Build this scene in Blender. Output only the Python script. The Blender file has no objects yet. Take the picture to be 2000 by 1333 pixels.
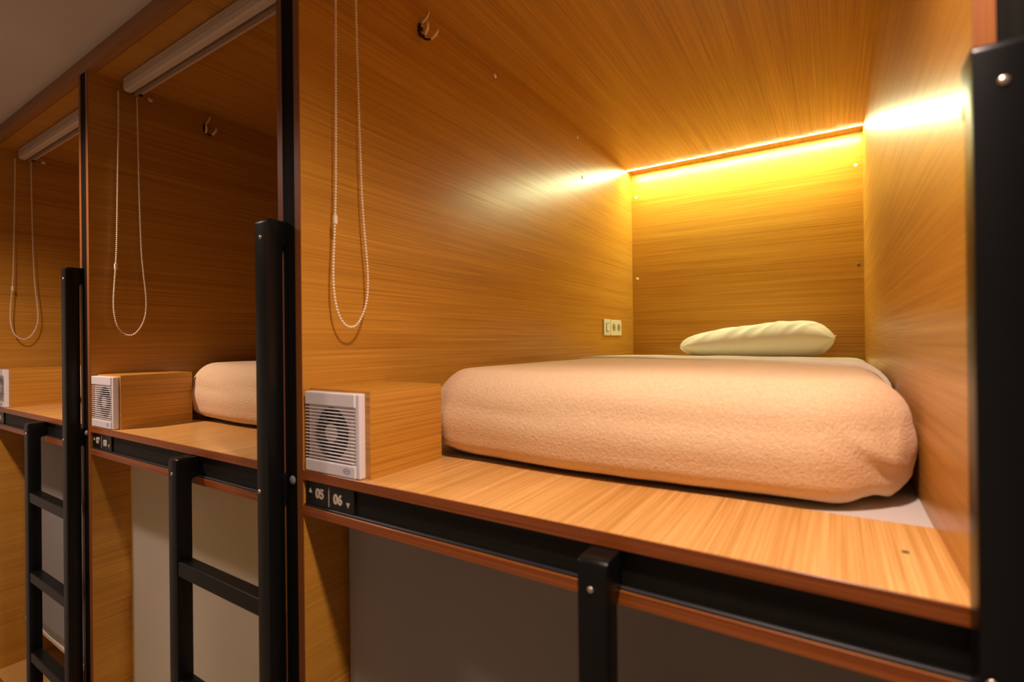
import bpy, bmesh, math, random
from mathutils import Vector, Matrix, noise

random.seed(7)
scene = bpy.context.scene
COL = scene.collection

# ------------------------------------------------------------------ camera
Z0 = 1.35                      # height of the upper bunk deck above the floor
P = 1.104                      # distance from one bunk to the next
W = 1.028                      # clear width of a bunk
D = 2.015                      # depth of a bunk
H = 1.15                       # clear height of the upper bunk

cam_data = bpy.data.cameras.new('camera')
cam = bpy.data.objects.new('camera', cam_data)
COL.objects.link(cam)
yaw, pitch, roll = math.radians(-32.58242661), math.radians(0.08805), math.radians(-0.61379)
cy, sy, cp, sp = math.cos(yaw), math.sin(yaw), math.cos(pitch), math.sin(pitch)
fwd = Vector((sy * cp, cy * cp, sp))
rgt = Vector((cy, -sy, 0))
upv = rgt.cross(fwd)
cr, sr = math.cos(roll), math.sin(roll)
rgt2 = cr * rgt + sr * upv
upv2 = -sr * rgt + cr * upv
m = Matrix(((rgt2.x, upv2.x, -fwd.x), (rgt2.y, upv2.y, -fwd.y), (rgt2.z, upv2.z, -fwd.z))).to_4x4()
m.translation = (0.91536, -0.63478, Z0 + 0.25673)
cam.matrix_world = m
cam_data.sensor_width = 36
cam_data.lens = 983.99 / 2000 * 36
cam_data.clip_start = 0.02
cam_data.dof.use_dof = True
cam_data.dof.focus_distance = 1.55
cam_data.dof.aperture_fstop = 2.6
scene.camera = cam

# ------------------------------------------------------------------ world, exposure, room lights
world = bpy.data.worlds.new('world')
scene.world = world
world.use_nodes = True
world.node_tree.nodes['Background'].inputs[0].default_value = (1.0, 0.72, 0.62, 1)
world.node_tree.nodes['Background'].inputs[1].default_value = 0.03
scene.view_settings.view_transform = 'Standard'
scene.view_settings.look = 'None'
scene.view_settings.gamma = 1
scene.view_settings.exposure = 0.0
scene.view_settings.use_curve_mapping = False

ROOM_LIGHT = (1.0, 0.75, 0.65)
LED_COL = (0.93, 1.0, 0.54)
LED_STRENGTH = 500.0
LAMPS = [(0.88, -0.33), (-1.22, -0.50)]
LAMP_W = [23.0, 23.0]


def room_lamp(x, y, watts):
    ld = bpy.data.lights.new('downlight_glow', 'SPOT')
    ld.energy = watts * 4.0
    ld.color = ROOM_LIGHT
    ld.spot_size = math.radians(146)
    ld.spot_blend = 0.95
    ld.shadow_soft_size = 0.045
    lo = bpy.data.objects.new('downlight_glow', ld)
    COL.objects.link(lo)
    return lo


# ------------------------------------------------------------------ materials
def mat_new(name):
    mt = bpy.data.materials.new(name)
    mt.use_nodes = True
    nt = mt.node_tree
    return mt, nt, nt.nodes['Principled BSDF']


def simple(name, col, rough=0.5, metal=0.0, coat=0.0, bump=None, spec=0.5):
    mt, nt, b = mat_new(name)
    b.inputs['Base Color'].default_value = (*col, 1)
    b.inputs['Roughness'].default_value = rough
    b.inputs['Metallic'].default_value = metal
    b.inputs['Coat Weight'].default_value = coat
    b.inputs['Specular IOR Level'].default_value = spec
    if bump:
        sc, st, dist = bump
        g = nt.nodes.new('ShaderNodeNewGeometry')
        n = nt.nodes.new('ShaderNodeTexNoise')
        n.inputs['Scale'].default_value = sc
        n.inputs['Detail'].default_value = 4
        bp = nt.nodes.new('ShaderNodeBump')
        bp.inputs['Strength'].default_value = st
        bp.inputs['Distance'].default_value = dist
        nt.links.new(g.outputs['Position'], n.inputs['Vector'])
        nt.links.new(n.outputs['Fac'], bp.inputs['Height'])
        nt.links.new(bp.outputs['Normal'], b.inputs['Normal'])
    return mt


def wood(name, axis, dark, mid, light, rough=0.3, coat=0.0, across=1.0, strength=1.0):
    """straight-grained laminate; axis = grain direction"""
    mt, nt, b = mat_new(name)
    N, L = nt.nodes, nt.links
    g = N.new('ShaderNodeNewGeometry')

    def tex(along, cross, detail, rgh):
        mp = N.new('ShaderNodeMapping')
        s = [cross * across] * 3
        s[axis] = along
        mp.inputs['Scale'].default_value = s
        n = N.new('ShaderNodeTexNoise')
        n.inputs['Scale'].default_value = 1.0
        n.inputs['Detail'].default_value = detail
        n.inputs['Roughness'].default_value = rgh
        L.new(g.outputs['Position'], mp.inputs['Vector'])
        L.new(mp.outputs['Vector'], n.inputs['Vector'])
        return n.outputs['Fac']
    fine = tex(2.6, 520.0, 3, 0.6)
    midn = tex(0.8, 140.0, 3, 0.55)
    broad = tex(0.35, 16.0, 2, 0.5)

    def mul(a, k):
        mm = N.new('ShaderNodeMath'); mm.operation = 'MULTIPLY'
        L.new(a, mm.inputs[0]); mm.inputs[1].default_value = k
        return mm.outputs[0]

    def add(a, c):
        mm = N.new('ShaderNodeMath'); mm.operation = 'ADD'
        L.new(a, mm.inputs[0]); L.new(c, mm.inputs[1])
        return mm.outputs[0]
    s = add(add(mul(fine, 0.50), mul(midn, 0.30)), mul(broad, 0.20))
    ramp = N.new('ShaderNodeValToRGB')
    e = ramp.color_ramp.elements
    k = 0.5
    w = 0.135 / strength
    e[0].position = k - w; e[0].color = (*dark, 1)
    e[1].position = k + w; e[1].color = (*light, 1)
    el = e.new(k); el.color = (*mid, 1)
    L.new(s, ramp.inputs['Fac'])
    L.new(ramp.outputs['Color'], b.inputs['Base Color'])
    rr = N.new('ShaderNodeMapRange')
    rr.inputs['From Min'].default_value = 0.35; rr.inputs['From Max'].default_value = 0.65
    rr.inputs['To Min'].default_value = rough + 0.05; rr.inputs['To Max'].default_value = rough - 0.03
    L.new(s, rr.inputs['Value'])
    L.new(rr.outputs['Result'], b.inputs['Roughness'])
    bp = N.new('ShaderNodeBump')
    bp.inputs['Strength'].default_value = 0.10
    bp.inputs['Distance'].default_value = 0.0006
    L.new(fine, bp.inputs['Height'])
    L.new(bp.outputs['Normal'], b.inputs['Normal'])
    b.inputs['Coat Weight'].default_value = coat
    b.inputs['Coat Roughness'].default_value = 0.12
    return mt


WD, WM, WL = (0.37, 0.150, 0.014), (0.53, 0.245, 0.028), (0.67, 0.345, 0.052)
M = {}
M['wood_y'] = wood('oak_laminate_lengthwise', 1, WD, WM, WL)
M['wood_x'] = wood('oak_laminate_crosswise', 0, WD, WM, WL)
M['wood_deck'] = wood('oak_laminate_deck', 1, (0.44, 0.21, 0.045), (0.62, 0.33, 0.090), (0.80, 0.48, 0.17), across=0.8)
ED, EM, EL = (0.16, 0.035, 0.005), (0.30, 0.075, 0.012), (0.42, 0.12, 0.02)
M['edge_x'] = wood('edge_band_lengthwise', 0, ED, EM, EL, rough=0.26)
M['edge_z'] = wood('edge_band_upright', 2, (0.17, 0.050, 0.009), (0.24, 0.075, 0.013), (0.31, 0.105, 0.02), rough=0.4)
M['header'] = wood('header_laminate', 0, (0.26, 0.11, 0.03), (0.36, 0.16, 0.05), (0.44, 0.22, 0.08), rough=0.4)
M['black_wood'] = wood('black_oak_laminate', 0, (0.003, 0.003, 0.002), (0.006, 0.006, 0.004), (0.013, 0.012, 0.008), rough=0.5)
M['black_wood'].node_tree.nodes['Principled BSDF'].inputs['Specular IOR Level'].default_value = 0.25
M['black_post'] = wood('black_oak_post', 2, (0.004, 0.004, 0.003), (0.007, 0.007, 0.005), (0.012, 0.011, 0.008), rough=0.6)
M['black_post'].node_tree.nodes['Principled BSDF'].inputs['Specular IOR Level'].default_value = 0.06
M['black_metal'] = simple('black_painted_steel', (0.0035, 0.0042, 0.0040), 0.34, spec=0.3)
M['reflection_dark'] = simple('dark_fascia_reflection', (0.015, 0.015, 0.017), 0.45)
M['sign_black'] = simple('black_sign_plate', (0.004, 0.006, 0.004), 0.3)
M['sign_ink'] = simple('cream_lettering', (0.66, 0.56, 0.42), 0.6)
M['white_plastic'] = simple('white_plastic', (0.80, 0.76, 0.76), 0.32)
M['grey_plastic'] = simple('fan_recess_plastic', (0.72, 0.64, 0.58), 0.5)
M['dark'] = simple('dark_duct', (0.03, 0.028, 0.02), 0.6)
M['blue_ink'] = simple('blue_print', (0.03, 0.05, 0.42), 0.5)
M['cream_plastic'] = simple('cream_switch_plastic', (0.82, 0.76, 0.55), 0.35)
M['socket_hole'] = simple('socket_recess', (0.30, 0.28, 0.14), 0.6)
M['chain'] = simple('cream_bead_plastic', (0.92, 0.84, 0.66), 0.4)
M['cassette'] = simple('cream_aluminium', (0.70, 0.60, 0.48), 0.4)
M['blind'] = simple('grey_blind_fabric', (0.80, 0.77, 0.73), 0.85, bump=(900, 0.25, 0.0006), spec=0.2)
M['steel'] = simple('bright_steel', (0.75, 0.62, 0.50), 0.3, metal=0.9)
M['cap'] = simple('cream_screw_cap', (0.92, 0.82, 0.58), 0.4)
M['cap_brown'] = simple('brown_screw_cap', (0.20, 0.10, 0.03), 0.5)
M['bronze'] = simple('antique_bronze', (0.06, 0.045, 0.03), 0.35, metal=0.8)
M['hook_tip'] = simple('brass_hook_prong', (0.85, 0.66, 0.42), 0.4, metal=0.2)
M['base_white'] = simple('pale_base_board', (0.55, 0.50, 0.45), 0.6)
M['ceiling'] = simple('painted_plaster', (0.64, 0.60, 0.54), 0.8, bump=(60, 0.1, 0.001), spec=0.2)
M['plaster'] = simple('warm_wall_paint', (0.60, 0.55, 0.48), 0.8, bump=(40, 0.1, 0.001), spec=0.2)
M['rubber'] = simple('grey_felt_pad', (0.18, 0.17, 0.17), 0.9)


def floor_mat():
    mt, nt, b = mat_new('brown_floor_vinyl')
    g = nt.nodes.new('ShaderNodeNewGeometry')
    br = nt.nodes.new('ShaderNodeTexBrick')
    br.inputs['Scale'].default_value = 1.4
    br.inputs['Color1'].default_value = (0.34, 0.27, 0.20, 1)
    br.inputs['Color2'].default_value = (0.40, 0.31, 0.24, 1)
    br.inputs['Mortar'].default_value = (0.05, 0.03, 0.02, 1)
    br.inputs['Mortar Size'].default_value = 0.006
    nt.links.new(g.outputs['Position'], br.inputs['Vector'])
    nt.links.new(br.outputs['Color'], b.inputs['Base Color'])
    b.inputs['Roughness'].default_value = 0.4
    return mt


M['floor'] = floor_mat()


def fleece_mat():
    mt, nt, b = mat_new('peach_fleece')
    N, L = nt.nodes, nt.links
    tc = N.new('ShaderNodeTexCoord')
    v = N.new('ShaderNodeTexVoronoi')
    v.inputs['Scale'].default_value = 170
    n = N.new('ShaderNodeTexNoise')
    n.inputs['Scale'].default_value = 230
    n.inputs['Detail'].default_value = 2
    n.inputs['Distortion'].default_value = 1.2
    mx = N.new('ShaderNodeMath'); mx.operation = 'ADD'
    L.new(tc.outputs['Object'], v.inputs['Vector'])
    L.new(tc.outputs['Object'], n.inputs['Vector'])
    vm = N.new('ShaderNodeMath'); vm.operation = 'MULTIPLY'; vm.inputs[1].default_value = 0.35
    L.new(v.outputs['Distance'], vm.inputs[0])
    L.new(vm.outputs[0], mx.inputs[0]); L.new(n.outputs['Fac'], mx.inputs[1])
    bp = N.new('ShaderNodeBump')
    bp.inputs['Strength'].default_value = 0.55
    bp.inputs['Distance'].default_value = 0.003
    L.new(mx.outputs[0], bp.inputs['Height'])
    L.new(bp.outputs['Normal'], b.inputs['Normal'])
    cr_ = N.new('ShaderNodeValToRGB')
    cr_.color_ramp.elements[0].position = 0.35
    cr_.color_ramp.elements[0].color = (0.72, 0.50, 0.28, 1)
    cr_.color_ramp.elements[1].position = 0.65
    cr_.color_ramp.elements[1].color = (0.80, 0.59, 0.35, 1)
    L.new(n.outputs['Fac'], cr_.inputs['Fac'])
    L.new(cr_.outputs['Color'], b.inputs['Base Color'])
    b.inputs['Roughness'].default_value = 0.9
    b.inputs['Specular IOR Level'].default_value = 0.15
    b.inputs['Sheen Weight'].default_value = 0.25
    b.inputs['Sheen Roughness'].default_value = 0.5
    b.inputs['Sheen Tint'].default_value = (1.0, 0.8, 0.65, 1)
    return mt


M['fleece'] = fleece_mat()
M['sheet'] = simple('cream_cotton', (0.82, 0.76, 0.62), 0.85, bump=(45, 0.25, 0.002), spec=0.2)
M['pillow'] = simple('white_cotton', (0.86, 0.83, 0.74), 0.8, bump=(30, 0.25, 0.003), spec=0.25)


def emit_mat(name, col, strength):
    mt = bpy.data.materials.new(name)
    mt.use_nodes = True
    nt = mt.node_tree
    b = nt.nodes['Principled BSDF']
    b.inputs['Base Color'].default_value = (0.9, 0.9, 0.85, 1)
    b.inputs['Emission Color'].default_value = (*col, 1)
    b.inputs['Emission Strength'].default_value = strength
    return mt


M['led'] = emit_mat('led_diffuser_glow', LED_COL, LED_STRENGTH)
M['lamp_glow'] = emit_mat('downlight_diffuser', ROOM_LIGHT, 6.0)


def make_translucent(mt, col, fac):
    nt = mt.node_tree
    b = nt.nodes['Principled BSDF']
    tr = nt.nodes.new('ShaderNodeBsdfTranslucent')
    tr.inputs['Color'].default_value = (*col, 1)
    mx = nt.nodes.new('ShaderNodeMixShader')
    mx.inputs[0].default_value = fac
    nt.links.new(b.outputs[0], mx.inputs[1])
    nt.links.new(tr.outputs[0], mx.inputs[2])
    nt.links.new(mx.outputs[0], nt.nodes['Material Output'].inputs['Surface'])


make_translucent(M['blind'], (0.62, 0.60, 0.50), 0.30)


# ------------------------------------------------------------------ helpers
def box(bm, x0, x1, y0, y1, z0, z1, bev=0.0, seg=2):
    r = bmesh.ops.create_cube(bm, size=1.0)
    vs = r['verts']
    for v in vs:
        v.co = Vector((x0 + (v.co.x + .5) * (x1 - x0), y0 + (v.co.y + .5) * (y1 - y0), z0 + (v.co.z + .5) * (z1 - z0)))
    if bev > 0:
        es = list({e for v in vs for e in v.link_edges})
        bmesh.ops.bevel(bm, geom=es, offset=bev, segments=seg, profile=0.5, affect='EDGES')


def cyl(bm, c, axis, r, h, seg=24, r2=None):
    """cylinder centred at c, along axis (0,1,2)"""
    mt = Matrix.Translation(Vector(c))
    if axis == 0:
        mt = mt @ Matrix.Rotation(math.pi / 2, 4, 'Y')
    elif axis == 1:
        mt = mt @ Matrix.Rotation(-math.pi / 2, 4, 'X')
    bmesh.ops.create_cone(bm, cap_ends=True, segments=seg, radius1=r, radius2=r if r2 is None else r2, depth=h, matrix=mt)


def dome(bm, c, axis, r, h, sgn=1):
    """low domed screw head; sgn = direction it bulges along axis"""
    r0 = bmesh.ops.create_uvsphere(bm, u_segments=16, v_segments=8, radius=1.0)
    for v in r0['verts']:
        p = v.co
        a = [p.x * r, p.y * r, p.z * r]
        q = [0, 0, 0]
        o = [i for i in range(3) if i != axis]
        q[o[0]] = p.x * r; q[o[1]] = p.y * r; q[axis] = p.z * h
        v.co = Vector(c) + Vector(q)


def sweep_rect(bm, pts, perp, w, t):
    """rectangular bar swept along a polyline; perp = fixed width direction"""
    rings = []
    perp = Vector(perp).normalized()
    n = len(pts)
    pts = [Vector(p) for p in pts]
    for i, p in enumerate(pts):
        a = (pts[min(i + 1, n - 1)] - pts[max(i - 1, 0)]).normalized()
        nn = a.cross(perp).normalized()
        k = 1.0
        if 0 < i < n - 1:
            d1 = (pts[i] - pts[i - 1]).normalized(); d2 = (pts[i + 1] - pts[i]).normalized()
            k = 1.0 / max(0.5, math.cos(d1.angle(d2) / 2))
        rings.append([bm.verts.new(p + perp * sx * w / 2 + nn * sy_ * t / 2 * k) for sx, sy_ in ((-1, -1), (1, -1), (1, 1), (-1, 1))])
    for a, b_ in zip(rings, rings[1:]):
        for j in range(4):
            bm.faces.new((a[j], a[(j + 1) % 4], b_[(j + 1) % 4], b_[j]))
    bm.faces.new(rings[0][::-1]); bm.faces.new(rings[-1])


def tube(bm, pts, rad, seg=10, taper=None):
    pts = [Vector(p) for p in pts]
    n = len(pts)
    rings = []
    ref = Vector((0.3, 0.9, 0.2)).normalized()
    for i, p in enumerate(pts):
        a = (pts[min(i + 1, n - 1)] - pts[max(i - 1, 0)]).normalized()
        e1 = a.cross(ref).normalized(); e2 = a.cross(e1).normalized()
        r = rad if taper is None else rad * taper[i]
        rings.append([bm.verts.new(p + (e1 * math.cos(2 * math.pi * k / seg) + e2 * math.sin(2 * math.pi * k / seg)) * r) for k in range(seg)])
    for a, b_ in zip(rings, rings[1:]):
        for j in range(seg):
            bm.faces.new((a[j], a[(j + 1) % seg], b_[(j + 1) % seg], b_[j]))
    bm.faces.new(rings[0][::-1]); bm.faces.new(rings[-1])


def obj(name, bm, mat, parent=None, base=(0, 0, 0), smooth=False, label=None):
    """base = world position of the origin; bm is in world coordinates"""
    b = Vector(base)
    bmesh.ops.recalc_face_normals(bm, faces=bm.faces[:])
    bmesh.ops.translate(bm, verts=bm.verts[:], vec=-b)
    me = bpy.data.meshes.new(name)
    bm.to_mesh(me); bm.free()
    me.materials.append(mat)
    if smooth:
        me.polygons.foreach_set('use_smooth', [True] * len(me.polygons))
    o = bpy.data.objects.new(name, me)
    COL.objects.link(o)
    o.location = b
    if parent is not None:
        o.parent = parent
        o.location = b - world_base(parent)
    if label:
        o['label'] = label
    return o


def world_base(o):
    v = Vector(o.location)
    while o.parent:
        o = o.parent
        v += Vector(o.location)
    return v


def thing(name, label, cat, base, group=None):
    o = bpy.data.objects.new(name, None)
    COL.objects.link(o)
    o.empty_display_size = 0.05
    o.location = base
    tag(o, label, cat, group)
    return o


def tag(o, label, cat, group=None):
    o['label'] = label
    o['category'] = cat
    if group:
        o['group'] = group
    return o


def part(name, bm, mat, parent, smooth=False, label=None):
    return obj(name, bm, mat, parent, world_base(parent), smooth, label)


def struct(name, bm, mat, base=(0, 0, 0)):
    o = obj(name, bm, mat, None, base)
    o['kind'] = 'structure'
    return o


def copy_tree(o, parent=None):
    c = o.copy()
    COL.objects.link(c)
    if parent is not None:
        c.parent = parent
    for ch in [k for k in o.children]:
        copy_tree(ch, c)
    return c


def dup(o, dx, label, dy=0, dz=0):
    c = copy_tree(o)
    c.location = Vector(o.location) + Vector((dx, dy, dz))
    c['label'] = label
    return c


def smooth_by_angle(o, deg=35):
    for p in o.data.polygons:
        p.use_smooth = True
    ang = math.radians(deg)
    bm = bmesh.new(); bm.from_mesh(o.data)
    for e in bm.edges:
        if len(e.link_faces) == 2 and e.calc_face_angle(0) > ang:
            e.smooth = False
    bm.to_mesh(o.data); bm.free()


B = bmesh.new
CEIL = Z0 + 1.20
LOW = Z0 - 1.17                # top of the lower bunk deck

# ------------------------------------------------------------------ the room
XL, XR, YB = -2.36, 2.30, -1.75
bm = B(); box(bm, XL, XR, YB, D + 0.06, -0.05, 0.0); struct('floor', bm, M['floor'])
bm = B(); box(bm, XL, XR, YB, D + 0.06, CEIL, CEIL + 0.05); struct('ceiling', bm, M['ceiling'])
bm = B(); box(bm, XL, XR, D + 0.025, D + 0.06, 0.0, CEIL); struct('wall_back', bm, M['plaster'])
bm = B(); box(bm, XL, XR, YB - 0.05, YB, 0.0, CEIL); struct('wall_front', bm, M['plaster'])
bm = B(); box(bm, XL - 0.05, XL, YB, D + 0.06, 0.0, CEIL); struct('wall_left', bm, M['plaster'])
bm = B(); box(bm, XR, XR + 0.05, YB, D + 0.06, 0.0, CEIL); struct('wall_right', bm, M['plaster'])
# dark grained wall panel that closes the row of bunks on the right
bm = B(); box(bm, W + 0.0172, XR, 0.004, 0.030, 0.0, Z0 + H - 0.001); struct('wall_end', bm, M['black_post'])
# laminate header running along the top of every opening
bm = B(); box(bm, XL, XR, 0.0, 0.022, Z0 + H, CEIL); struct('trim_1', bm, M['header'])

for (lx, ly), lw in zip(LAMPS, LAMP_W):
    lamp = thing('ceiling_downlight', 'recessed corridor ceiling downlight above the lit bunk' if lx > 0 else 'recessed corridor ceiling downlight above the middle ladder', 'ceiling light', (lx, ly, CEIL - 0.012), 'corridor downlights')
    bm = B()
    n = 32
    prof = [(0.062, CEIL), (0.062, CEIL - 0.006), (0.055, CEIL - 0.010), (0.046, CEIL - 0.008), (0.044, CEIL - 0.001)]
    rings = [[bm.verts.new((lx + r * math.cos(2 * math.pi * k / n), ly + r * math.sin(2 * math.pi * k / n), z)) for k in range(n)] for r, z in prof]
    for a, b_ in zip(rings, rings[1:]):
        for k in range(n):
            bm.faces.new((a[k], a[(k + 1) % n], b_[(k + 1) % n], b_[k]))
    part('trim_ring', bm, M['white_plastic'], lamp, True)
    bm = B(); cyl(bm, (lx, ly, CEIL - 0.003), 2, 0.044, 0.002, 32); part('diffuser', bm, M['lamp_glow'], lamp)
    lo = room_lamp(lx, ly, lw)
    lo.parent = lamp
    lo.location = (0, 0, -0.03)


# ------------------------------------------------------------------ the bunk carcass
def make_bunk(label):
    t = thing('capsule_bunk', label, 'bunk', (W / 2, 0, 0), 'wooden capsule bunks in a row')
    for sx, (a, b_) in enumerate(((-0.0185, 0.0), (W, W + 0.0165))):
        bm = B(); box(bm, a, b_, 0.0015, D + 0.02, 0.0, Z0 + H)
        p = part('side_panel', bm, M['wood_y'], t)
        bm = B(); box(bm, a, b_, 0.0, 0.0015, 0.0, Z0 + H - 0.0005)
        part('edge_band', bm, M['edge_z'], p, label='reddish brown glossy edge strip')
        if sx == 0:
            for y, z, r in ((0.713, 1.119, 0.0075), (1.335, 1.129, 0.0075), (1.378, 0.968, 0.008), (0.178, 1.123, 0.008)):
                bm = B(); dome(bm, (0.0, y, Z0 + z), 0, r, 0.0028)
                part('screw_cap', bm, M['cap'], p, True, label='small cream screw cap')
        else:
            for y, z, r in ((1.5, 0.9, 0.005),):
                bm = B(); dome(bm, (W, y, Z0 + z), 0, r, 0.0012)
                part('screw_cap', bm, M['cap'], p, True)
    # back panel
    bm = B(); box(bm, 0.0, W, D, D + 0.018, Z0 - 0.02, Z0 + H)
    bp = part('back_panel', bm, M['wood_x'], t)
    for x, z, c in ((0.089, 1.124, 'cap'), (0.024, 1.027, 'cap'), (0.027, 0.588, 'cap'), (0.937, 1.111, 'cap'), (1.002, 1.008, 'cap'), (1.007, 0.576, 'cap_brown')):
        bm = B(); dome(bm, (x, D, Z0 + z), 1, 0.0075, 0.002)
        part('screw_cap', bm, M[c], bp, True, label='brown screw cap' if c == 'cap_brown' else 'small cream screw cap')
    # ceiling of the upper bunk
    bm = B(); box(bm, 0.0, W, 0.0235, D, Z0 + H, Z0 + H + 0.02)
    part('ceiling_panel', bm, M['wood_y'], t)
    # deck
    bm = B(); box(bm, 0.0, W, 0.0015, 0.240, Z0 - 0.019, Z0)
    dk = part('deck_board', bm, M['wood_deck'], t, label='pale oak front deck board')
    bm = B(); box(bm, 0.0, W, -0.0005, 0.0015, Z0 - 0.019, Z0 + 0.0003, 0.0003, 1)
    part('edge_band', bm, M['edge_x'], dk, label='reddish brown glossy edge strip')
    bm = B(); cyl(bm, (0.985, 0.125, Z0 + 0.0002), 2, 0.004, 0.0006, 14)
    part('screw_hole', bm, M['dark'], dk)
    bm = B(); box(bm, 0.0, W, 0.242, D, Z0 - 0.022, Z0 - 0.004)
    part('base_board', bm, M['base_white'], t, label='pale grey board under the mattress')
    # black fascia and lower rail board
    bm = B(); box(bm, 0.0, W, 0.008, 0.024, Z0 - 0.073, Z0 - 0.019)
    part('fascia', bm, M['black_wood'], t, label='black wood-grain fascia under the deck')
    bm = B(); box(bm, 0.0, W, 0.002, 0.008, Z0 - 0.0735, Z0 - 0.0685, 0.0008, 1)
    part('dark_reflection_strip', bm, M['reflection_dark'], t)  # added dark strip imitating the black fascia's reflection on the board below
    bm = B(); box(bm, 0.0, W, 0.0015, D, Z0 - 0.091, Z0 - 0.0735)
    lb = part('soffit_board', bm, M['wood_y'], t)
    bm = B(); box(bm, 0.0, W, -0.0005, 0.0015, Z0 - 0.091, Z0 - 0.0732, 0.0003, 1)
    part('edge_band', bm, M['edge_x'], lb, label='reddish brown glossy edge strip')
    # lower bunk
    bm = B(); box(bm, 0.0, W, 0.0015, D, LOW - 0.019, LOW)
    ld = part('lower_deck', bm, M['wood_deck'], t)
    bm = B(); box(bm, 0.0, W, -0.0005, 0.0015, LOW - 0.019, LOW + 0.0003, 0.0003, 1)
    part('edge_band', bm, M['edge_x'], ld)
    bm = B(); box(bm, 0.0, W, 0.008, 0.024, 0.0, LOW - 0.019)
    part('plinth', bm, M['black_wood'], t)
    bm = B(); box(bm, 0.0, W, D, D + 0.018, LOW - 0.019, Z0 - 0.091)
    part('lower_back_panel', bm, M['wood_x'], t)
    return t


bunk = make_bunk('glowing oak capsule bunk with the yellow strip light, nearest the camera')
dup(bunk, -P, 'dark unlit oak capsule bunk in the middle, between the two black uprights')
dup(bunk, -2 * P, 'oak capsule bunk at the far left end of the row')


def post(x0, x1, label):
    t = thing('divider_post', label, 'post', ((x0 + x1) / 2, 0.01, 0), 'black uprights between the bunks')
    bm = B(); box(bm, x0, x1, 0.001, 0.04, 0.0, Z0 + H - 0.001)
    part('upright', bm, M['black_post'], t)
    bm = B(); dome(bm, ((x0 + x1) / 2 + 0.004, 0.001, Z0 - 0.026), 1, 0.0095, 0.005)
    part('bolt_cover', bm, M['rubber'], t, True, label='grey round bolt cover')
    return t


pa = post(-P + W + 0.0167, -0.0187, 'black upright beside the lit bunk, behind the middle ladder')
dup(pa, -P, 'thin black upright between the middle bunk and the far left bunk')


# ------------------------------------------------------------------ LED strip
def led_strip():
    t = thing('light_strip', 'glowing yellow white strip light across the back of the bunk ceiling', 'light strip', (W / 2, 1.932, Z0 + H))
    bm = B(); box(bm, 0.004, W - 0.004, 1.9255, 1.9385, Z0 + H - 0.0004, Z0 + H + 0.010)
    part('channel', bm, M['white_plastic'], t)
    bm = B(); box(bm, 0.005, W - 0.005, 1.9285, 1.9355, Z0 + H - 0.0009, Z0 + H - 0.0003)
    part('diffuser', bm, M['led'], t, label='glowing diffuser')
    return t


led = led_strip()
dup(led, -P, 'yellow strip light glowing through the blind below the dark middle bunk', 0, -H - 0.0915)


# ------------------------------------------------------------------ fan box and fan
def fan_box(label):
    t = thing('fan_box', label, 'box', (0.09, 0.12, Z0), 'oak boxes holding the fans')
    bm = B(); box(bm, 0.001, 0.1795, 0.0200, 0.222, Z0 + 0.0002, Z0 + 0.1655)
    part('casing', bm, M['wood_y'], t)
    bm = B(); box(bm, 0.001, 0.1795, 0.0185, 0.0200, Z0 + 0.0002, Z0 + 0.1653)
    part('front_panel', bm, M['wood_x'], t)
    return t


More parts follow.
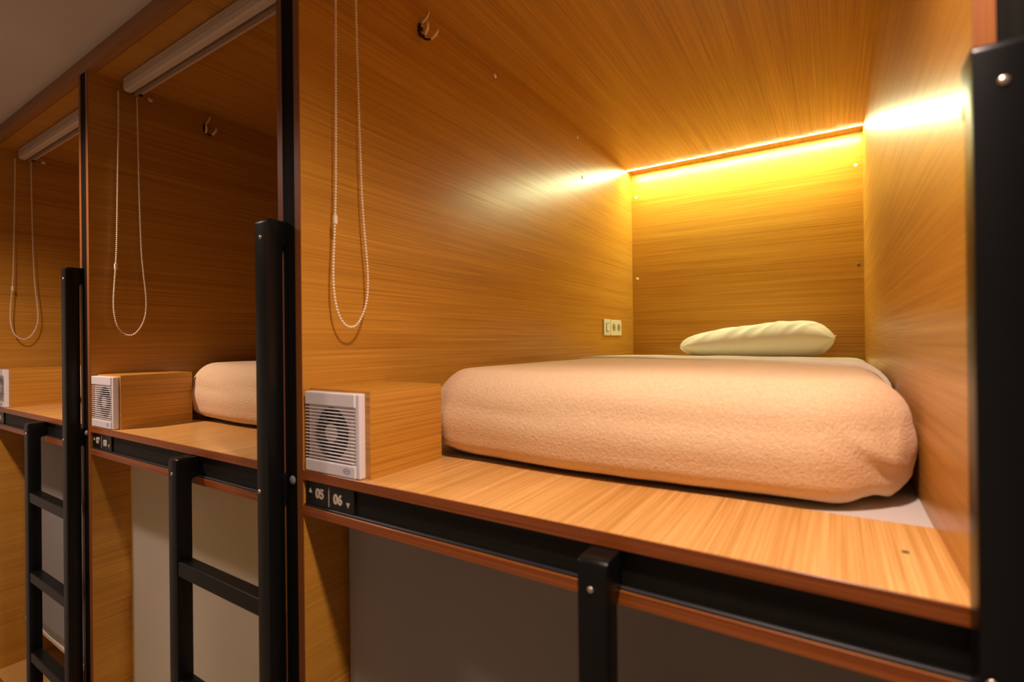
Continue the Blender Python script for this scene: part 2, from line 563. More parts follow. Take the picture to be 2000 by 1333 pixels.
def fan(label):
    t = thing('exhaust_fan', label, 'fan', (0.088, 0.010, Z0), 'white exhaust fans')
    x0, x1, z0, z1 = 0.0085, 0.1675, Z0 + 0.0012, Z0 + 0.1612
    yf, yb = 0.002, 0.0183
    xr = 0.1555                       # where the smooth right margin starts
    bm = B()
    box(bm, xr, x1, yf + 0.001, yb, z0, z1, 0.002)                       # right margin
    box(bm, x0, x0 + 0.006, yf + 0.008, yb, z0, z1, 0.0012)               # left margin, set back
    box(bm, x0, xr + 0.002, yf - 0.002, yb, z1 - 0.0265, z1, 0.002)      # top bar
    box(bm, x0, xr + 0.002, yf - 0.002, yb, z0, z0 + 0.0245, 0.002)      # bottom bar
    fr = part('frame', bm, M['white_plastic'], t)
    # recess plate with a round opening
    cx, cz, R = 0.0765, Z0 + 0.080, 0.0515
    bm = B()
    n = 64
    hx, hz = 0.0745, 0.0585
    yr = yf + 0.009
    inner, outer, deep = [], [], []
    for k in range(n):
        a = 2 * math.pi * k / n
        c, s = math.cos(a), math.sin(a)
        inner.append(bm.verts.new((cx + R * c, yr, cz + R * s)))
        deep.append(bm.verts.new((cx + R * c, yb - 0.0002, cz + R * s)))
        q = 1.0 / max(abs(c) / hx, abs(s) / hz)
        outer.append(bm.verts.new((0.0825 + q * c if False else min(max(cx + q * c, x0 + 0.003), xr), yr, cz + q * s)))
    for k in range(n):
        j = (k + 1) % n
        bm.faces.new((inner[k], inner[j], outer[j], outer[k]))
        bm.faces.new((inner[k], inner[j], deep[j], deep[k]))
    part('recess_plate', bm, M['grey_plastic'], t)
    bm = B(); cyl(bm, (cx, yb - 0.0006, cz), 1, R + 0.001, 0.0008, 40); part('duct', bm, M['dark'], t)
    bm = B(); cyl(bm, (cx, 0.0135, cz), 1, 0.0185, 0.006, 28, 0.016)
    part('hub', bm, M['grey_plastic'], t)
    bm = B()
    for k in range(6):
        a = 2 * math.pi * k / 6 + 0.3
        q = []
        for rr_, da, yy in ((0.017, -0.22, 0.0128), (0.046, -0.30, 0.0128), (0.046, 0.16, 0.0168), (0.017, 0.26, 0.0168)):
            q.append((cx + rr_ * math.cos(a + da), yy, cz + rr_ * math.sin(a + da)))
        vs = [bm.verts.new(p) for p in q] + [bm.verts.new((p[0], p[1] + 0.0008, p[2])) for p in q]
        for f in ((0, 1, 2, 3), (7, 6, 5, 4), (0, 4, 5, 1), (1, 5, 6, 2), (2, 6, 7, 3), (3, 7, 4, 0)):
            bm.faces.new([vs[i] for i in f])
    part('blades', bm, simple('fan_blade_plastic', (0.10, 0.09, 0.07), 0.5), t)
    # louvre slats
    bm = B()
    nsl = 16
    for k in range(nsl):
        z = z0 + 0.0285 + k * (0.1045 / (nsl - 0.2))
        box(bm, x0 + 0.0005, xr + 0.0015, yf - 0.0015, yf + 0.0008, z, z + 0.0016, 0.0004, 1)
    part('grille', bm, M['white_plastic'], t)
    # oval blue badge
    bm = B()
    ox, oz, oy = 0.1345, z0 + 0.0125, yf - 0.0021
    n = 40
    rings = []
    for (ra, rb) in ((0.0098, 0.0054), (0.0084, 0.0042)):
        rings.append([bm.verts.new((ox + ra * math.cos(2 * math.pi * k / n), oy, oz + rb * math.sin(2 * math.pi * k / n))) for k in range(n)])
    for k in range(n):
        j = (k + 1) % n
        bm.faces.new((rings[0][k], rings[0][j], rings[1][j], rings[1][k]))
    for k, (dx, w_, h_) in enumerate(((-0.0052, .0013, .0022), (-0.0034, .0012, .0016), (-0.0017, .0012, .0018), (0.0, .0012, .0014), (0.0017, .0012, .0018), (0.0034, .0012, .0014), (0.0051, .001, .002))):
        bmesh.ops.create_grid(bm, x_segments=1, y_segments=1, size=0.5, matrix=Matrix.Translation((ox + dx, oy, oz)) @ Matrix.Rotation(math.pi / 2, 4, 'X') @ Matrix.Diagonal((w_, h_ * 1.2, 1, 1)))
    bmesh.ops.solidify(bm, geom=bm.faces[:], thickness=0.0002)
    part('badge', bm, M['blue_ink'], fr, label='blue oval maker badge')
    return t


fb = fan_box('oak fan box on the deck of the lit bunk')
dup(fb, -P, 'oak fan box on the deck of the dark middle bunk')
dup(fb, -2 * P, 'oak fan box on the deck of the far left bunk')
fn = fan('white square louvred fan on the lit bunk, nearest and largest fan')
dup(fn, -P, 'white square louvred fan in the dark middle bunk')
dup(fn, -2 * P, 'white louvred fan cut off by the left edge of the photo')


# ------------------------------------------------------------------ number plates
def text_mesh(txt, size, bold=0.0, sx=1.0):
    cu = bpy.data.curves.new('tmp', 'FONT')
    cu.body = txt
    cu.size = size
    cu.offset = bold
    cu.extrude = 0.0004
    cu.align_x = 'CENTER'
    cu.align_y = 'CENTER'
    cu.resolution_u = 6
    o = bpy.data.objects.new('tmp', cu)
    COL.objects.link(o)
    dg = bpy.context.evaluated_depsgraph_get()
    dg.update()
    me = bpy.data.meshes.new_from_object(o.evaluated_get(dg))
    bpy.data.objects.remove(o)
    bm = B(); bm.from_mesh(me)
    bpy.data.meshes.remove(me)
    xs = [v.co.x for v in bm.verts]; ys = [v.co.y for v in bm.verts]
    mx, my = (min(xs) + max(xs)) / 2, (min(ys) + max(ys)) / 2
    for v in bm.verts:
        v.co = Vector(((v.co.x - mx) * sx, -v.co.z, v.co.y - my))
    return bm


def number_plate(a, b_, label, ux=0.0):
    t = thing('number_plate', label, 'sign', (ux + 0.078, 0.008, Z0 - 0.07), 'bunk number plates')
    z0 = Z0 - 0.0455
    yp = 0.0035
    bm = B(); box(bm, ux + 0.006, ux + 0.150, yp, 0.0078, Z0 - 0.0675, Z0 - 0.0205, 0.0006, 1)
    part('plate', bm, M['sign_black'], t)
    for txt, xc, zc in ((a, 0.0485, -0.0425), (b_, 0.1035, -0.0455)):
        bm = text_mesh(txt, 0.0262, 0.0009, 0.98)
        bmesh.ops.translate(bm, verts=bm.verts[:], vec=(ux + xc, yp - 0.0003, Z0 + zc))
        part('number', bm, M['sign_ink'], t)
    for pts in (((0.015, -0.0435), (0.0245, -0.0435), (0.0197, -0.0345)), ((0.1285, -0.0475), (0.1385, -0.0475), (0.1335, -0.0575))):
        bm = B()
        f = bm.faces.new([bm.verts.new((ux + x, yp - 0.0006, Z0 + z)) for x, z in pts])
        r = bmesh.ops.extrude_face_region(bm, geom=[f])
        bmesh.ops.translate(bm, verts=[v for v in r['geom'] if isinstance(v, bmesh.types.BMVert)], vec=(0, 0.0005, 0))
        part('arrow', bm, M['sign_ink'], t)
    bm = B(); box(bm, ux + 0.0765, ux + 0.0780, yp - 0.0006, yp - 0.0001, Z0 - 0.0635, Z0 - 0.0255)
    part('divider_line', bm, M['sign_ink'], t)
    return t


number_plate('05', '06', 'black number plate reading 05 and 06 under the lit bunk')
number_plate('07', '08', 'blurred black number plate under the dark middle bunk', -P)
number_plate('09', '10', 'black number plate cut off by the left edge of the photo', -2 * P)


# ------------------------------------------------------------------ ladders
def ladder(label):
    yf, yb = -0.047, -0.011
    t = thing('ladder', label, 'ladder', (0.845, -0.032, 0), 'black bunk ladders')
    yc = (yf + yb) / 2

    def rail(x, zt, ax=0.04):
        """square tube whose top turns back to the bunk front"""
        yend = 0.0004 if zt > Z0 + 0.1 else 0.0076
        neck, ro, ri = 0.050, 0.009, 0.010
        prof = [(yf, 0.0)]
        for k in range(9):
            a = math.pi / 2 * k / 8
            prof.append((yf + ro - ro * math.cos(a), zt - ro + ro * math.sin(a)))
        prof += [(yend, zt), (yend, zt - neck)]
        for k in range(9):
            a = math.pi / 2 * k / 8
            prof.append((yb + ri - ri * math.sin(a) if ri < yend - yb else yb + (yend - yb) * (1 - math.sin(a)), zt - neck - ri + ri * math.cos(a)))
        prof.append((yb, 0.0))
        bm = B()
        lo_ = [bm.verts.new((x - ax / 2, y, z)) for y, z in prof]
        hi_ = [bm.verts.new((x + ax / 2, y, z)) for y, z in prof]
        n = len(prof)
        caps = [bm.faces.new(lo_), bm.faces.new(hi_[::-1])]
        for k in range(n):
            q = (k + 1) % n
            bm.faces.new((lo_[k], hi_[k], hi_[q], lo_[q]))
        es = [e for f in caps for e in f.edges]
        bmesh.ops.recalc_face_normals(bm, faces=bm.faces[:])
        bmesh.ops.bevel(bm, geom=es, offset=0.0016, segments=2, profile=0.5, affect='EDGES', clamp_overlap=True)
        o = part('rail', bm, M['black_metal'], t)
        smooth_by_angle(o, 30)
        return o
    lx, rx = 0.655, 1.0395
    rl = rail(lx, Z0 - 0.0205)
    rr_ = rail(rx, Z0 + 0.512)
    # standoff bracket of the tall rail at deck height
    bm = B(); box(bm, rx - 0.018, rx + 0.018, yb - 0.001, 0.0, Z0 - 0.068, Z0 - 0.013, 0.003)
    part('bracket', bm, M['black_metal'], t)
    bm = B(); box(bm, rx - 0.018, rx + 0.018, yb - 0.001, 0.0, LOW + 0.05, LOW + 0.10, 0.003)
    part('bracket', bm, M['black_metal'], t)
    for k in range(4):
        z = Z0 - 0.268 - 0.287 * k
        bm = B(); box(bm, lx + 0.019, rx - 0.019, yf + 0.002, yb - 0.001, z - 0.036, z, 0.003)
        part('rung', bm, M['black_metal'], t)
    for par, x, z in ((rl, lx - 0.002, Z0 - 0.058), (rr_, rx - 0.012, Z0 - 0.044), (rr_, rx, Z0 + 0.475)):
        bm = B(); dome(bm, (x, yf, z), 1, 0.0042, 0.002)
        part('screw', bm, M['steel'], par, True, label='bright screw head')
    return t


l1 = ladder('black steel ladder in front of the lit bunk, nearest the camera')
dup(l1, -P, 'black steel ladder in front of the dark middle bunk')
dup(l1, -2 * P, 'black steel ladder in front of the far left bunk')


# ------------------------------------------------------------------ roller blinds of the upper bunks
def upper_blind(label):
    t = thing('roller_blind', label, 'blind', (W / 2, 0.1, Z0 + H), 'rolled-up blinds of the upper bunks')
    ya, yb = 0.083, 0.140
    zt, zb = Z0 + H - 0.0005, Z0 + H - 0.046
    # fluted cassette profile in y-z
    prof = [(yb, zt), (ya + 0.004, zt), (ya, zt - 0.004), (ya, zt - 0.012), (ya + 0.006, zt - 0.0135), (ya, zt - 0.015), (ya - 0.001, zt - 0.026),
            (ya + 0.006, zt - 0.0275), (ya - 0.001, zt - 0.029), (ya + 0.001, zt - 0.043), (ya + 0.008, zb), (ya + 0.022, zb), (ya + 0.026, zb + 0.006), (yb, zb + 0.01)]
    bm = B()
    A = [bm.verts.new((0.042, y, z)) for y, z in prof]
    C = [bm.verts.new((W - 0.008, y, z)) for y, z in prof]
    for k in range(len(prof)):
        j = (k + 1) % len(prof)
        bm.faces.new((A[k], A[j], C[j], C[k]))
    bm.faces.new(A[::-1]); bm.faces.new(C)
    part('cassette', bm, M['cassette'], t)
    bm = B(); box(bm, 0.036, 0.042, ya + 0.002, yb, zb + 0.002, zt, 0.001, 1)
    part('end_cap', bm, M['dark'], t)
    bm = B(); box(bm, 0.050, W - 0.014, ya + 0.027, ya + 0.035, zb - 0.007, zb + 0.006, 0.002)
    part('bottom_bar', bm, simple('brown_blind_bar', (0.32, 0.22, 0.14), 0.5), t)
    # bead chain loop
    X = 0.020
    ctrl = [(0.076, 1.105), (0.075, 1.0), (0.070, 0.80), (0.0645, 0.60), (0.0600, 0.515), (0.0560, 0.46), (0.0530, 0.41), (0.0535, 0.37), (0.060, 0.330), (0.074, 0.303), (0.092, 0.2925),
            (0.110, 0.297), (0.128, 0.320), (0.141, 0.355), (0.1455, 0.395), (0.1445, 0.44), (0.138, 0.52), (0.134, 0.60), (0.131, 0.80), (0.130, 1.0), (0.130, 1.105)]

    def cr_spline(pts, per=14):
        out = []
        q = [pts[0]] + pts + [pts[-1]]
        for i in range(1, len(q) - 2):
            p0, p1, p2, p3 = q[i - 1:i + 3]
            for s in range(per):
                u = s / per
                out.append(tuple(0.5 * ((2 * p1[d]) + (-p0[d] + p2[d]) * u + (2 * p0[d] - 5 * p1[d] + 4 * p2[d] - p3[d]) * u * u + (-p0[d] + 3 * p1[d] - 3 * p2[d] + p3[d]) * u ** 3) for d in range(2)))
        out.append(pts[-1])
        return out
    path = cr_spline(ctrl)

    def xoff(z):      # the chain hangs from the roller end, a little away from the side panel
        return X + 0.016 * max(0.0, min(1.0, (1.1 - z) / 0.8))
    p3 = [Vector((xoff(z), y, Z0 + z)) for y, z in path]
    bm = B()
    tube(bm, p3, 0.0007, 5)
    step, acc = 0.0066, 0.0
    for a, b_ in zip(p3, p3[1:]):
        seg = (b_ - a).length
        while acc < seg:
            c = a.lerp(b_, acc / seg)
            bmesh.ops.create_uvsphere(bm, u_segments=8, v_segments=5, radius=0.0027, matrix=Matrix.Translation(c))
            acc += step
        acc -= seg
    ch = part('bead_chain', bm, M['chain'], t, True, label='cream bead pull chain')
    bm = B(); box(bm, xoff(.52) - 0.0035, xoff(.52) + 0.0035, 0.0570, 0.0645, Z0 + 0.509, Z0 + 0.528, 0.001, 1)
    part('chain_connector', bm, M['chain'], ch)
    return t


ub = upper_blind('cream bead chain and blind at the front of the lit bunk')
dup(ub, -P, 'rolled-up cream blind with bead chain in the dark middle bunk')
dup(ub, -2 * P, 'rolled-up cream blind with bead chain in the far left bunk')


def lower_blind(label):
    t = thing('roller_blind', label, 'blind', (W / 2, 0.1, LOW), 'pulled-down blinds of the lower bunks')
    bm = B()
    nx, nz = 60, 24
    zt, zb = Z0 - 0.0912, Z0 - 0.965
    g = [[bm.verts.new((0.012 + (W - 0.024) * i / nx, 0.104 + 0.003 * math.sin(i * 0.21 + 0.6) * (k / nz), zt + (zb - zt) * k / nz)) for i in range(nx + 1)] for k in range(nz + 1)]
    for k in range(nz):
        for i in range(nx):
            bm.faces.new((g[k][i], g[k][i + 1], g[k + 1][i + 1], g[k + 1][i]))
    bmesh.ops.solidify(bm, geom=bm.faces[:], thickness=0.0012)
    part('blind_fabric', bm, M['blind'], t, True)
    bm = B(); box(bm, 0.010, W - 0.010, 0.098, 0.110, zb - 0.018, zb, 0.003)
    part('bottom_bar', bm, M['cassette'], t, label='pale bottom bar')
    return t


lbd = lower_blind('dark grey pulled-down blind below the lit bunk')
dup(lbd, -P, 'yellowish beige pulled-down blind below the dark middle bunk')
dup(lbd, -2 * P, 'grey pulled-down blind below the far left bunk, its pale bottom bar showing')


# ------------------------------------------------------------------ coat hooks
def coat_hook(label):
    t = thing('coat_hook', label, 'hook', (0.0, 0.362, Z0 + 1.09), 'double coat hooks')
    y, z = 0.362, Z0 + 1.086
    bm = B()
    r0 = bmesh.ops.create_uvsphere(bm, u_segments=20, v_segments=10, radius=1.0)
    for v in r0['verts']:
        v.co = Vector((max(0, v.co.x) * 0.006 + 0.0003, y + v.co.y * 0.010, z + v.co.z * 0.019))
    part('back_plate', bm, M['bronze'], t, True)
    bm = B(); dome(bm, (0.0062, y, z + 0.009), 0, 0.003, 0.0015); dome(bm, (0.0062, y, z - 0.009), 0, 0.003, 0.0015)
    part('screw', bm, M['steel'], t, True)
    for sy_ in (-1, 1):
        pts = []
        for k in range(13):
            u = k / 12
            a = math.pi * (0.05 + 0.85 * u)
            pts.append((0.004 + 0.020 * (1 - math.cos(a)) , y + sy_ * (0.002 + 0.016 * u), z - 0.012 - 0.016 * math.sin(a) + 0.014 * max(0, u - 0.5)))
        bm = B(); tube(bm, pts[:8], 0.0028, 10)
        pr = part('prong', bm, M['bronze'], t, True)
        bm = B(); tube(bm, pts[7:] + [(pts[-1][0] + 0.001, pts[-1][1] + sy_ * 0.001, pts[-1][2] + 0.007)], 0.0040, 10)
        part('prong_tip', bm, M['hook_tip'], pr, True, label='worn brass tip')
    pts = [(0.004, y, z + 0.015), (0.010, y, z + 0.018), (0.018, y + 0.001, z + 0.022), (0.026, y + 0.002, z + 0.030), (0.030, y + 0.003, z + 0.040)]
    bm = B(); tube(bm, pts, 0.003, 10, [1, 1, .95, .9, .7])
    part('upper_prong', bm, M['hook_tip'], t, True)
    return t


hk = coat_hook('double-pronged coat hook high on the side panel of the lit bunk')
dup(hk, -P, 'coat hook glinting on the dark side panel of the middle bunk')


# ------------------------------------------------------------------ switch and socket
def switch(label):
    t = thing('light_switch', label, 'switch', (0.0, 1.63, Z0 + 0.32))
    bm = B(); box(bm, 0.0005, 0.0075, 1.592, 1.668, Z0 + 0.282, Z0 + 0.360, 0.002)
    pl = part('plate', bm, M['cream_plastic'], t)
    bm = B(); box(bm, 0.0076, 0.0110, 1.618, 1.650, Z0 + 0.303, Z0 + 0.338, 0.001, 1)
    part('rocker', bm, M['white_plastic'], t)
    bm = B(); box(bm, 0.0070, 0.0078, 1.614, 1.654, Z0 + 0.299, Z0 + 0.342)
    part('rocker_surround', bm, M['socket_hole'], t)


def socket(label):
    t = thing('power_socket', label, 'socket', (0.0, 1.75, Z0 + 0.32))
    bm = B(); box(bm, 0.0005, 0.0085, 1.672, 1.818, Z0 + 0.281, Z0 + 0.359, 0.004, 3)
    part('plate', bm, M['cream_plastic'], t)
    for y in (1.712, 1.778):
        bm = B(); cyl(bm, (0.0088, y, Z0 + 0.322), 0, 0.0185, 0.0012, 28)
        s = part('socket_face', bm, M['socket_hole'], t)
        bm = B()
        for dy in (-0.008, 0.008):
            cyl(bm, (0.0096, y + dy, Z0 + 0.322), 0, 0.0024, 0.0006, 12)
        part('pin_holes', bm, M['dark'], s)


switch('cream light switch on the side panel near the pillow')
socket('cream double power socket beside the light switch')


# ------------------------------------------------------------------ bedding
def rounded_shell(x0, x1, y0, y1, ztop, zbot, R, rt, rb, tuck, off=0.0, nu=54, nv=100, wob=0.0, seed=0.0, left_front=0.0):
    """closed-top cushion shape: flat-ish top, rounded rim, bulging side, tucked bottom"""
    x0 -= off; x1 += off; y0 -= off; y1 += off; ztop += off; R += off
    hx, hy = (x1 - x0) / 2, (y1 - y0) / 2
    cx, cy_ = (x0 + x1) / 2, (y0 + y1) / 2

    def mapxy(u, v, inset):
        ax, ay, r = hx - inset, hy - inset, max(R - inset, 0.02)
        px, py = u * ax, v * ay
        qx, qy = max(-ax + r, min(ax - r, px)), max(-ay + r, min(ay - r, py))
        dx, dy = px - qx, py - qy
        L_ = math.hypot(dx, dy)
        if L_ > 1e-9:
            k = max(abs(dx), abs(dy)) / L_
            dx *= k; dy *= k
        return qx + dx, qy + dy
    bm = B()

    def lin(n):
        return [-1 + 2 * i / n for i in range(n + 1)]
    us, vs_ = lin(nu), lin(nv)
    grid = []
    for v in vs_:
        row = []
        for u in us:
            x, y = mapxy(u, v, rt)
            row.append(bm.verts.new((cx + x, cy_ + y, ztop)))
        grid.append(row)
    for j in range(nv):
        for i in range(nu):
            bm.faces.new((grid[j][i], grid[j][i + 1], grid[j + 1][i + 1], grid[j + 1][i]))
    loop = [(i, 0) for i in range(nu)] + [(nu, j) for j in range(nv)] + [(i, nv) for i in range(nu, 0, -1)] + [(0, j) for j in range(nv, 0, -1)]
    prev = [grid[j][i] for i, j in loop]
    prof = []
    for k in range(1, 9):
        a = math.pi / 2 * k / 8
        prof.append((rt - rt * math.sin(a), ztop - rt + rt * math.cos(a)))
    hmid = ztop - rt - (zbot + rb)
    for k in range(1, 8):
        u = k / 8
        prof.append((-0.006 * math.sin(math.pi * u), ztop - rt - hmid * u))
    for k in range(0, 7):
        a = math.pi / 2 * k / 6
        prof.append((rb - rb * math.cos(a), zbot + rb - rb * math.sin(a)))
    prof.append((rb + tuck, zbot))
    for ins, z in prof:
        cur = []
        for i, j in loop:
            x, y = mapxy(us[i], vs_[j], ins)
            cur.append(bm.verts.new((cx + x, cy_ + y, z)))
        n = len(loop)
        for k in range(n):
            bm.faces.new((prev[k], prev[(k + 1) % n], cur[(k + 1) % n], cur[k]))
        prev = cur
    return bm


def ss(a, b_, x):
    t_ = max(0.0, min(1.0, (x - a) / (b_ - a)))
    return t_ * t_ * (3 - 2 * t_)


def bed_shape(p, blanket):
    x, y, z = p
    zl = z - Z0
    # front of the bed bows outwards in the middle
    if y < 0.6:
        fr = 1 - ss(0.25, 0.6, y)
        t_ = (x - 0.53) / 0.48
        y += fr * (0.042 * t_ * t_ - 0.004)
        # the right corner pulls back
        y += fr * 0.010 * ss(0.85, 1.0, x)
    # the front left corner leans in towards its top
    lean = (1 - ss(0.25, 0.55, y)) * (1 - ss(0.10, 0.30, x))
    x += lean * (0.026 * ss(0.11, 0.19, zl) - 0.008 * (1 - ss(0.10, 0.15, zl)))
    # crown of the top, falling towards the pillow
    top = ss(0.10, 0.19, zl)
    z += top * (0.006 * (1 - ((x - 0.53) / 0.5) ** 2) - 0.007 * ss(0.9, 1.9, y))
    z += top * 0.003 * noise.noise(Vector((x * 5, y * 4, 1.3)))
    if blanket:
        s = noise.noise(Vector((x * 7, y * 7, zl * 9 + 3.1)))
        y += 0.003 * s * (1 - top)
        if y < 0.5:
            # soft horizontal creases on the front face
            def crease(x_, z_, cx_, cz, w_, h_, amp, slope=0.0):
                d = (z_ - cz - slope * (x_ - cx_)) / h_
                return amp * d * math.exp(-d * d) * math.exp(-((x_ - cx_) / w_) ** 2)
            dy = crease(x, zl, 0.36, 0.118, 0.10, 0.012, 0.0045, -0.05)
            dy += crease(x, zl, 0.33, 0.155, 0.05, 0.008, 0.0025, 0.15)
            dy += crease(x, zl, 0.62, 0.135, 0.2, 0.02, 0.0022, -0.05)
            y -= dy * 1.0
            # folds gathering at the right corner
            if x > 0.85:
                k = ss(0.90, 0.96, x) * (1 - ss(1.005, 1.03, x))
                zz = zl - (0.112 - (x - 0.93) * 0.75)
                y -= 0.0045 * math.exp(-(zz / 0.010) ** 2) * k
                y += 0.003 * math.exp(-((zz + 0.022) / 0.014) ** 2) * k
                y -= 0.005 * math.exp(-((x - 0.995 - (zl - 0.1) * 0.10) / 0.009) ** 2) * ss(0.05, 0.09, zl) * (1 - ss(0.12, 0.16, zl))
        # uneven hem
        bot = 1 - ss(0.005, 0.05, zl)
        z += bot * (0.003 * noise.noise(Vector((x * 14, y * 10, 5.2))) + 0.003)
        if y < 0.45:
            z += bot * 0.006 * (1 - ss(0.1, 0.35, x))
            for cx_, w_, amp in ((0.925, 0.03, -0.0055), (0.985, 0.012, -0.007), (0.955, 0.02, 0.004)):
                z += bot * amp * math.exp(-((x - cx_) / w_) ** 2)
    return Vector((x, y, z))


BX0, BX1, BY0, BY1 = 0.080, 1.011, 0.222, 1.975


def mattress(label):
    bm = rounded_shell(BX0, BX1, BY0, BY1, Z0 + 0.181, Z0 - 0.0035, 0.13, 0.066, 0.075, 0.02, 0.0, 44, 80)
    for v in bm.verts:
        v.co = bed_shape(v.co, False)
    # soft ripples in the sheet near the pillow and the end that spreads to the side panels
    for v in bm.verts:
        x, y, z = v.co
        if z > Z0 + 0.12 and y > 1.0:
            v.co.z += 0.0020 * noise.noise(Vector((x * 16, y * 5, 0))) * ss(1.0, 1.2, y)
        if y > 1.5:
            v.co.x = max(0.012, min(W - 0.006, v.co.x + (x - 0.53) * 0.085 * ss(1.5, 1.9, y)))
    bmesh.ops.holes_fill(bm, edges=[e for e in bm.edges if e.is_boundary], sides=0)
    o = obj('mattress', bm, M['sheet'], None, ((BX0 + BX1) / 2, (BY0 + BY1) / 2, Z0), True)
    tag(o, label, 'mattress', 'bunk mattresses')
    return o


def blanket(label):
    bm = rounded_shell(BX0, BX1, BY0, BY1, Z0 + 0.181, Z0 + 0.009, 0.13, 0.066, 0.042, 0.02, 0.0055, 100, 150)
    for v in bm.verts:
        v.co = bed_shape(v.co, True)
    # cut along the slanting upper hem
    a, b_ = Vector((0.06, 1.22, 0)), Vector((1.0, 0.93, 0))
    d = (b_ - a).normalized()
    nrm = Vector((-d.y, d.x, 0))
    bmesh.ops.bisect_plane(bm, geom=bm.verts[:] + bm.edges[:] + bm.faces[:], plane_co=a + Vector((0, 0, Z0)), plane_no=nrm, clear_outer=True)
    bmesh.ops.recalc_face_normals(bm, faces=bm.faces[:])
    o = obj('blanket', bm, M['fleece'], None, ((BX0 + BX1) / 2, 0.7, Z0), True)
    so = o.modifiers.new('thickness', 'SOLIDIFY')
    so.thickness = 0.0045
    so.offset = 0.6
    tag(o, label, 'blanket', 'fleece blankets')
    return o


mattress('cream sheeted mattress in the lit bunk, showing beyond the blanket').location.x += 0
bl = blanket('large peach fleece blanket covering the bed of the lit bunk')
mt0 = [o for o in COL.objects if o.name == 'mattress'][0]
dup(mt0, -P - 0.028, 'mattress under the tan blanket in the dark middle bunk')
dup(mt0, -2 * P, 'mattress in the far left bunk, behind its ladder')
dup(bl, -P - 0.028, 'dim tan fleece blanket in the dark middle bunk, cut off by its ladder')
dup(bl, -2 * P, 'pale sliver of blanket seen behind the far left ladder')


def folded_sheet(label):
    bm = rounded_shell(BX0, BX1, BY0, BY1, Z0 + 0.181, Z0 + 0.040, 0.13, 0.066, 0.042, 0.01, 0.0150, 60, 150)
    for v in bm.verts:
        v.co = bed_shape(v.co, False)
        v.co.x = min(v.co.x, W - 0.004)
        v.co.z += 0.0015 * noise.noise(Vector((v.co.x * 9, v.co.y * 3, 7.7)))
    for (a, b_), keep in ((((0.06, 1.13), (1.0, 0.775)), 1), (((0.06, 1.40), (1.0, 1.16)), -1)):
        a, b_ = Vector((*a, Z0)), Vector((*b_, Z0))
        d = (b_ - a).normalized()
        nrm = Vector((-d.y, d.x, 0)) * keep
        bmesh.ops.bisect_plane(bm, geom=bm.verts[:] + bm.edges[:] + bm.faces[:], plane_co=a, plane_no=nrm, clear_inner=True)
    bmesh.ops.recalc_face_normals(bm, faces=bm.faces[:])
    o = obj('folded_sheet', bm, M['sheet'], None, ((BX0 + BX1) / 2, 1.0, Z0 + 0.05), True)
    so = o.modifiers.new('thickness', 'SOLIDIFY')
    so.thickness = 0.009
    so.offset = -1
    bv = o.modifiers.new('soft_hem', 'BEVEL')
    bv.width = 0.0035
    bv.segments = 3
    bv.limit_method = 'ANGLE'
    bv.angle_limit = math.radians(50)
    tag(o, label, 'sheet')
    return o


folded_sheet('cream sheet folded back over the upper edge of the peach blanket')


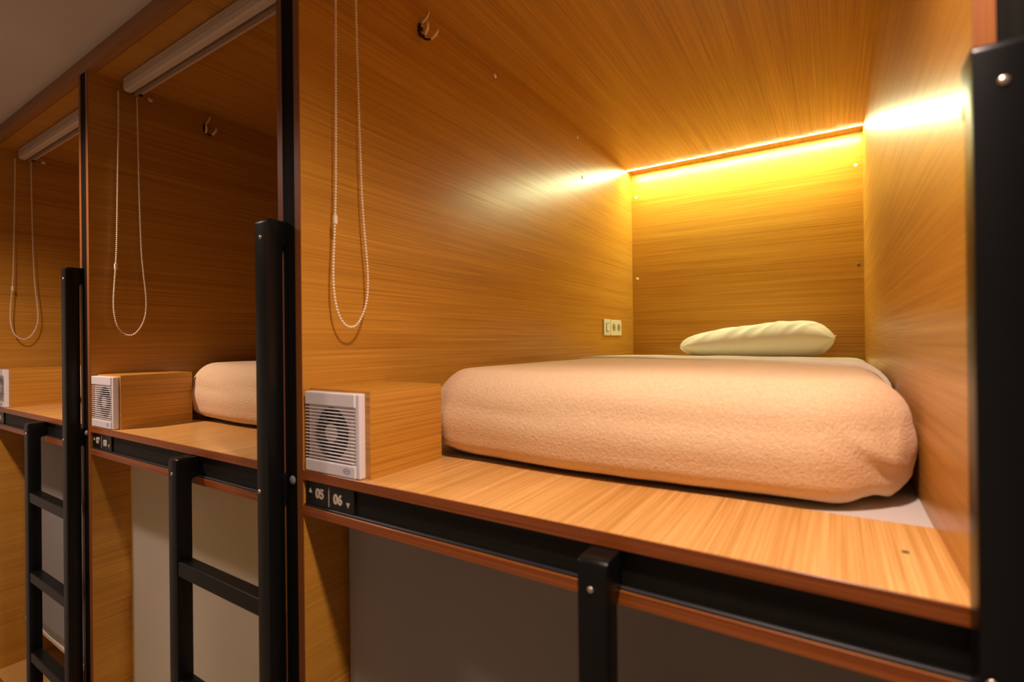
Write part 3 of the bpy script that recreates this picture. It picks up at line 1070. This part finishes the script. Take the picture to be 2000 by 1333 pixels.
def pillow(label):
    cx, cy_ = 0.622, 1.79
    hx, hy = 0.305, 0.165
    bm = B()
    nu, nv = 72, 44
    bot_z = Z0 + 0.1835

    def pt(u, v, side):
        # pillow outline with drawn-out corners
        kk = max(abs(u), abs(v)) / max(1e-6, ((abs(u) ** 6 + abs(v) ** 6) ** (1 / 6) if u < 0 else (abs(u) ** 14 + abs(v) ** 14) ** (1 / 14)))
        x = hx * u * kk * (1 - 0.045 * (1 - v * v) * abs(u) ** 3) * (1 - 0.03 * (1 - abs(v)))
        y = hy * v * kk * (1 - 0.10 * (1 - u * u) * 0 - 0.05 * (1 - (1 - abs(u)) ** 2) * 0) * (1 - 0.07 * (1 - abs(v)) * abs(u))
        f = (max(0, 1 - abs(u) ** 5.0) ** 0.50) * (max(0, 1 - abs(v) ** 3.0) ** 0.5)
        seam = 0.226 + 0.030 * ss(-1.0, 1.0, u)
        top = 0.068 + 0.014 * ss(-0.8, 0.4, u)
        if side > 0:
            z = seam + top * f
            # diagonal folds gathered along the front seam
            g = math.exp(-((v + 0.82) / 0.34) ** 2)
            w = u * 1.0 + (v + 0.9) * -0.55
            fold = 0
            for c, wd, am in ((-0.62, .05, .8), (-0.28, .05, .9), (-0.04, .045, 1.0), (0.18, .04, 1.0), (0.30, .03, .8), (0.42, .035, 1.0), (0.60, .05, .5)):
                q = (w - c) / wd
                fold += am * (math.exp(-q * q) - 0.6 * math.exp(-((q - 1.5) ** 2)))
            z += f * g * 0.014 * fold
            z += f * 0.004 * noise.noise(Vector((u * 3.2, v * 2.5, 0.4)))
        else:
            z = seam - (seam - 0.178) * min(1.0, f * 1.15)
            z += 0.002 * noise.noise(Vector((u * 6, v * 4, 2.4))) * f
        z = max(z, 0.1835)
        # slight droop of the left end
        return Vector((cx + x, cy_ + y, Z0 + z))
    topg, botg = [], []
    for j in range(nv + 1):
        v = math.sin(math.pi / 2 * (-1 + 2 * j / nv))
        tr, br = [], []
        for i in range(nu + 1):
            u = math.sin(math.pi / 2 * (-1 + 2 * i / nu))
            tv = bm.verts.new(pt(u, v, 1))
            edge = i in (0, nu) or j in (0, nv)
            tr.append(tv)
            br.append(tv if edge else bm.verts.new(pt(u, v, -1)))
        topg.append(tr); botg.append(br)
    for g in (topg, botg):
        for j in range(nv):
            for i in range(nu):
                try:
                    bm.faces.new((g[j][i], g[j][i + 1], g[j + 1][i + 1], g[j + 1][i]))
                except ValueError:
                    pass
    o = obj('pillow', bm, M['pillow'], None, (cx, cy_, bot_z), True)
    tag(o, label, 'pillow')
    # sewn end flap sticking out on the right
    bm = B()
    pts = [(0.895, 1.87, 0.262), (0.922, 1.875, 0.272), (0.924, 1.93, 0.268), (0.915, 1.945, 0.252), (0.897, 1.94, 0.245)]
    f = bm.faces.new([bm.verts.new((x, y, Z0 + z)) for x, y, z in pts])
    bmesh.ops.solidify(bm, geom=[f], thickness=0.003)
    part('pillowcase_flap', bm, M['pillow'], o, False)
    return o


pillow('plump creased white pillow at the head of the lit bunk')
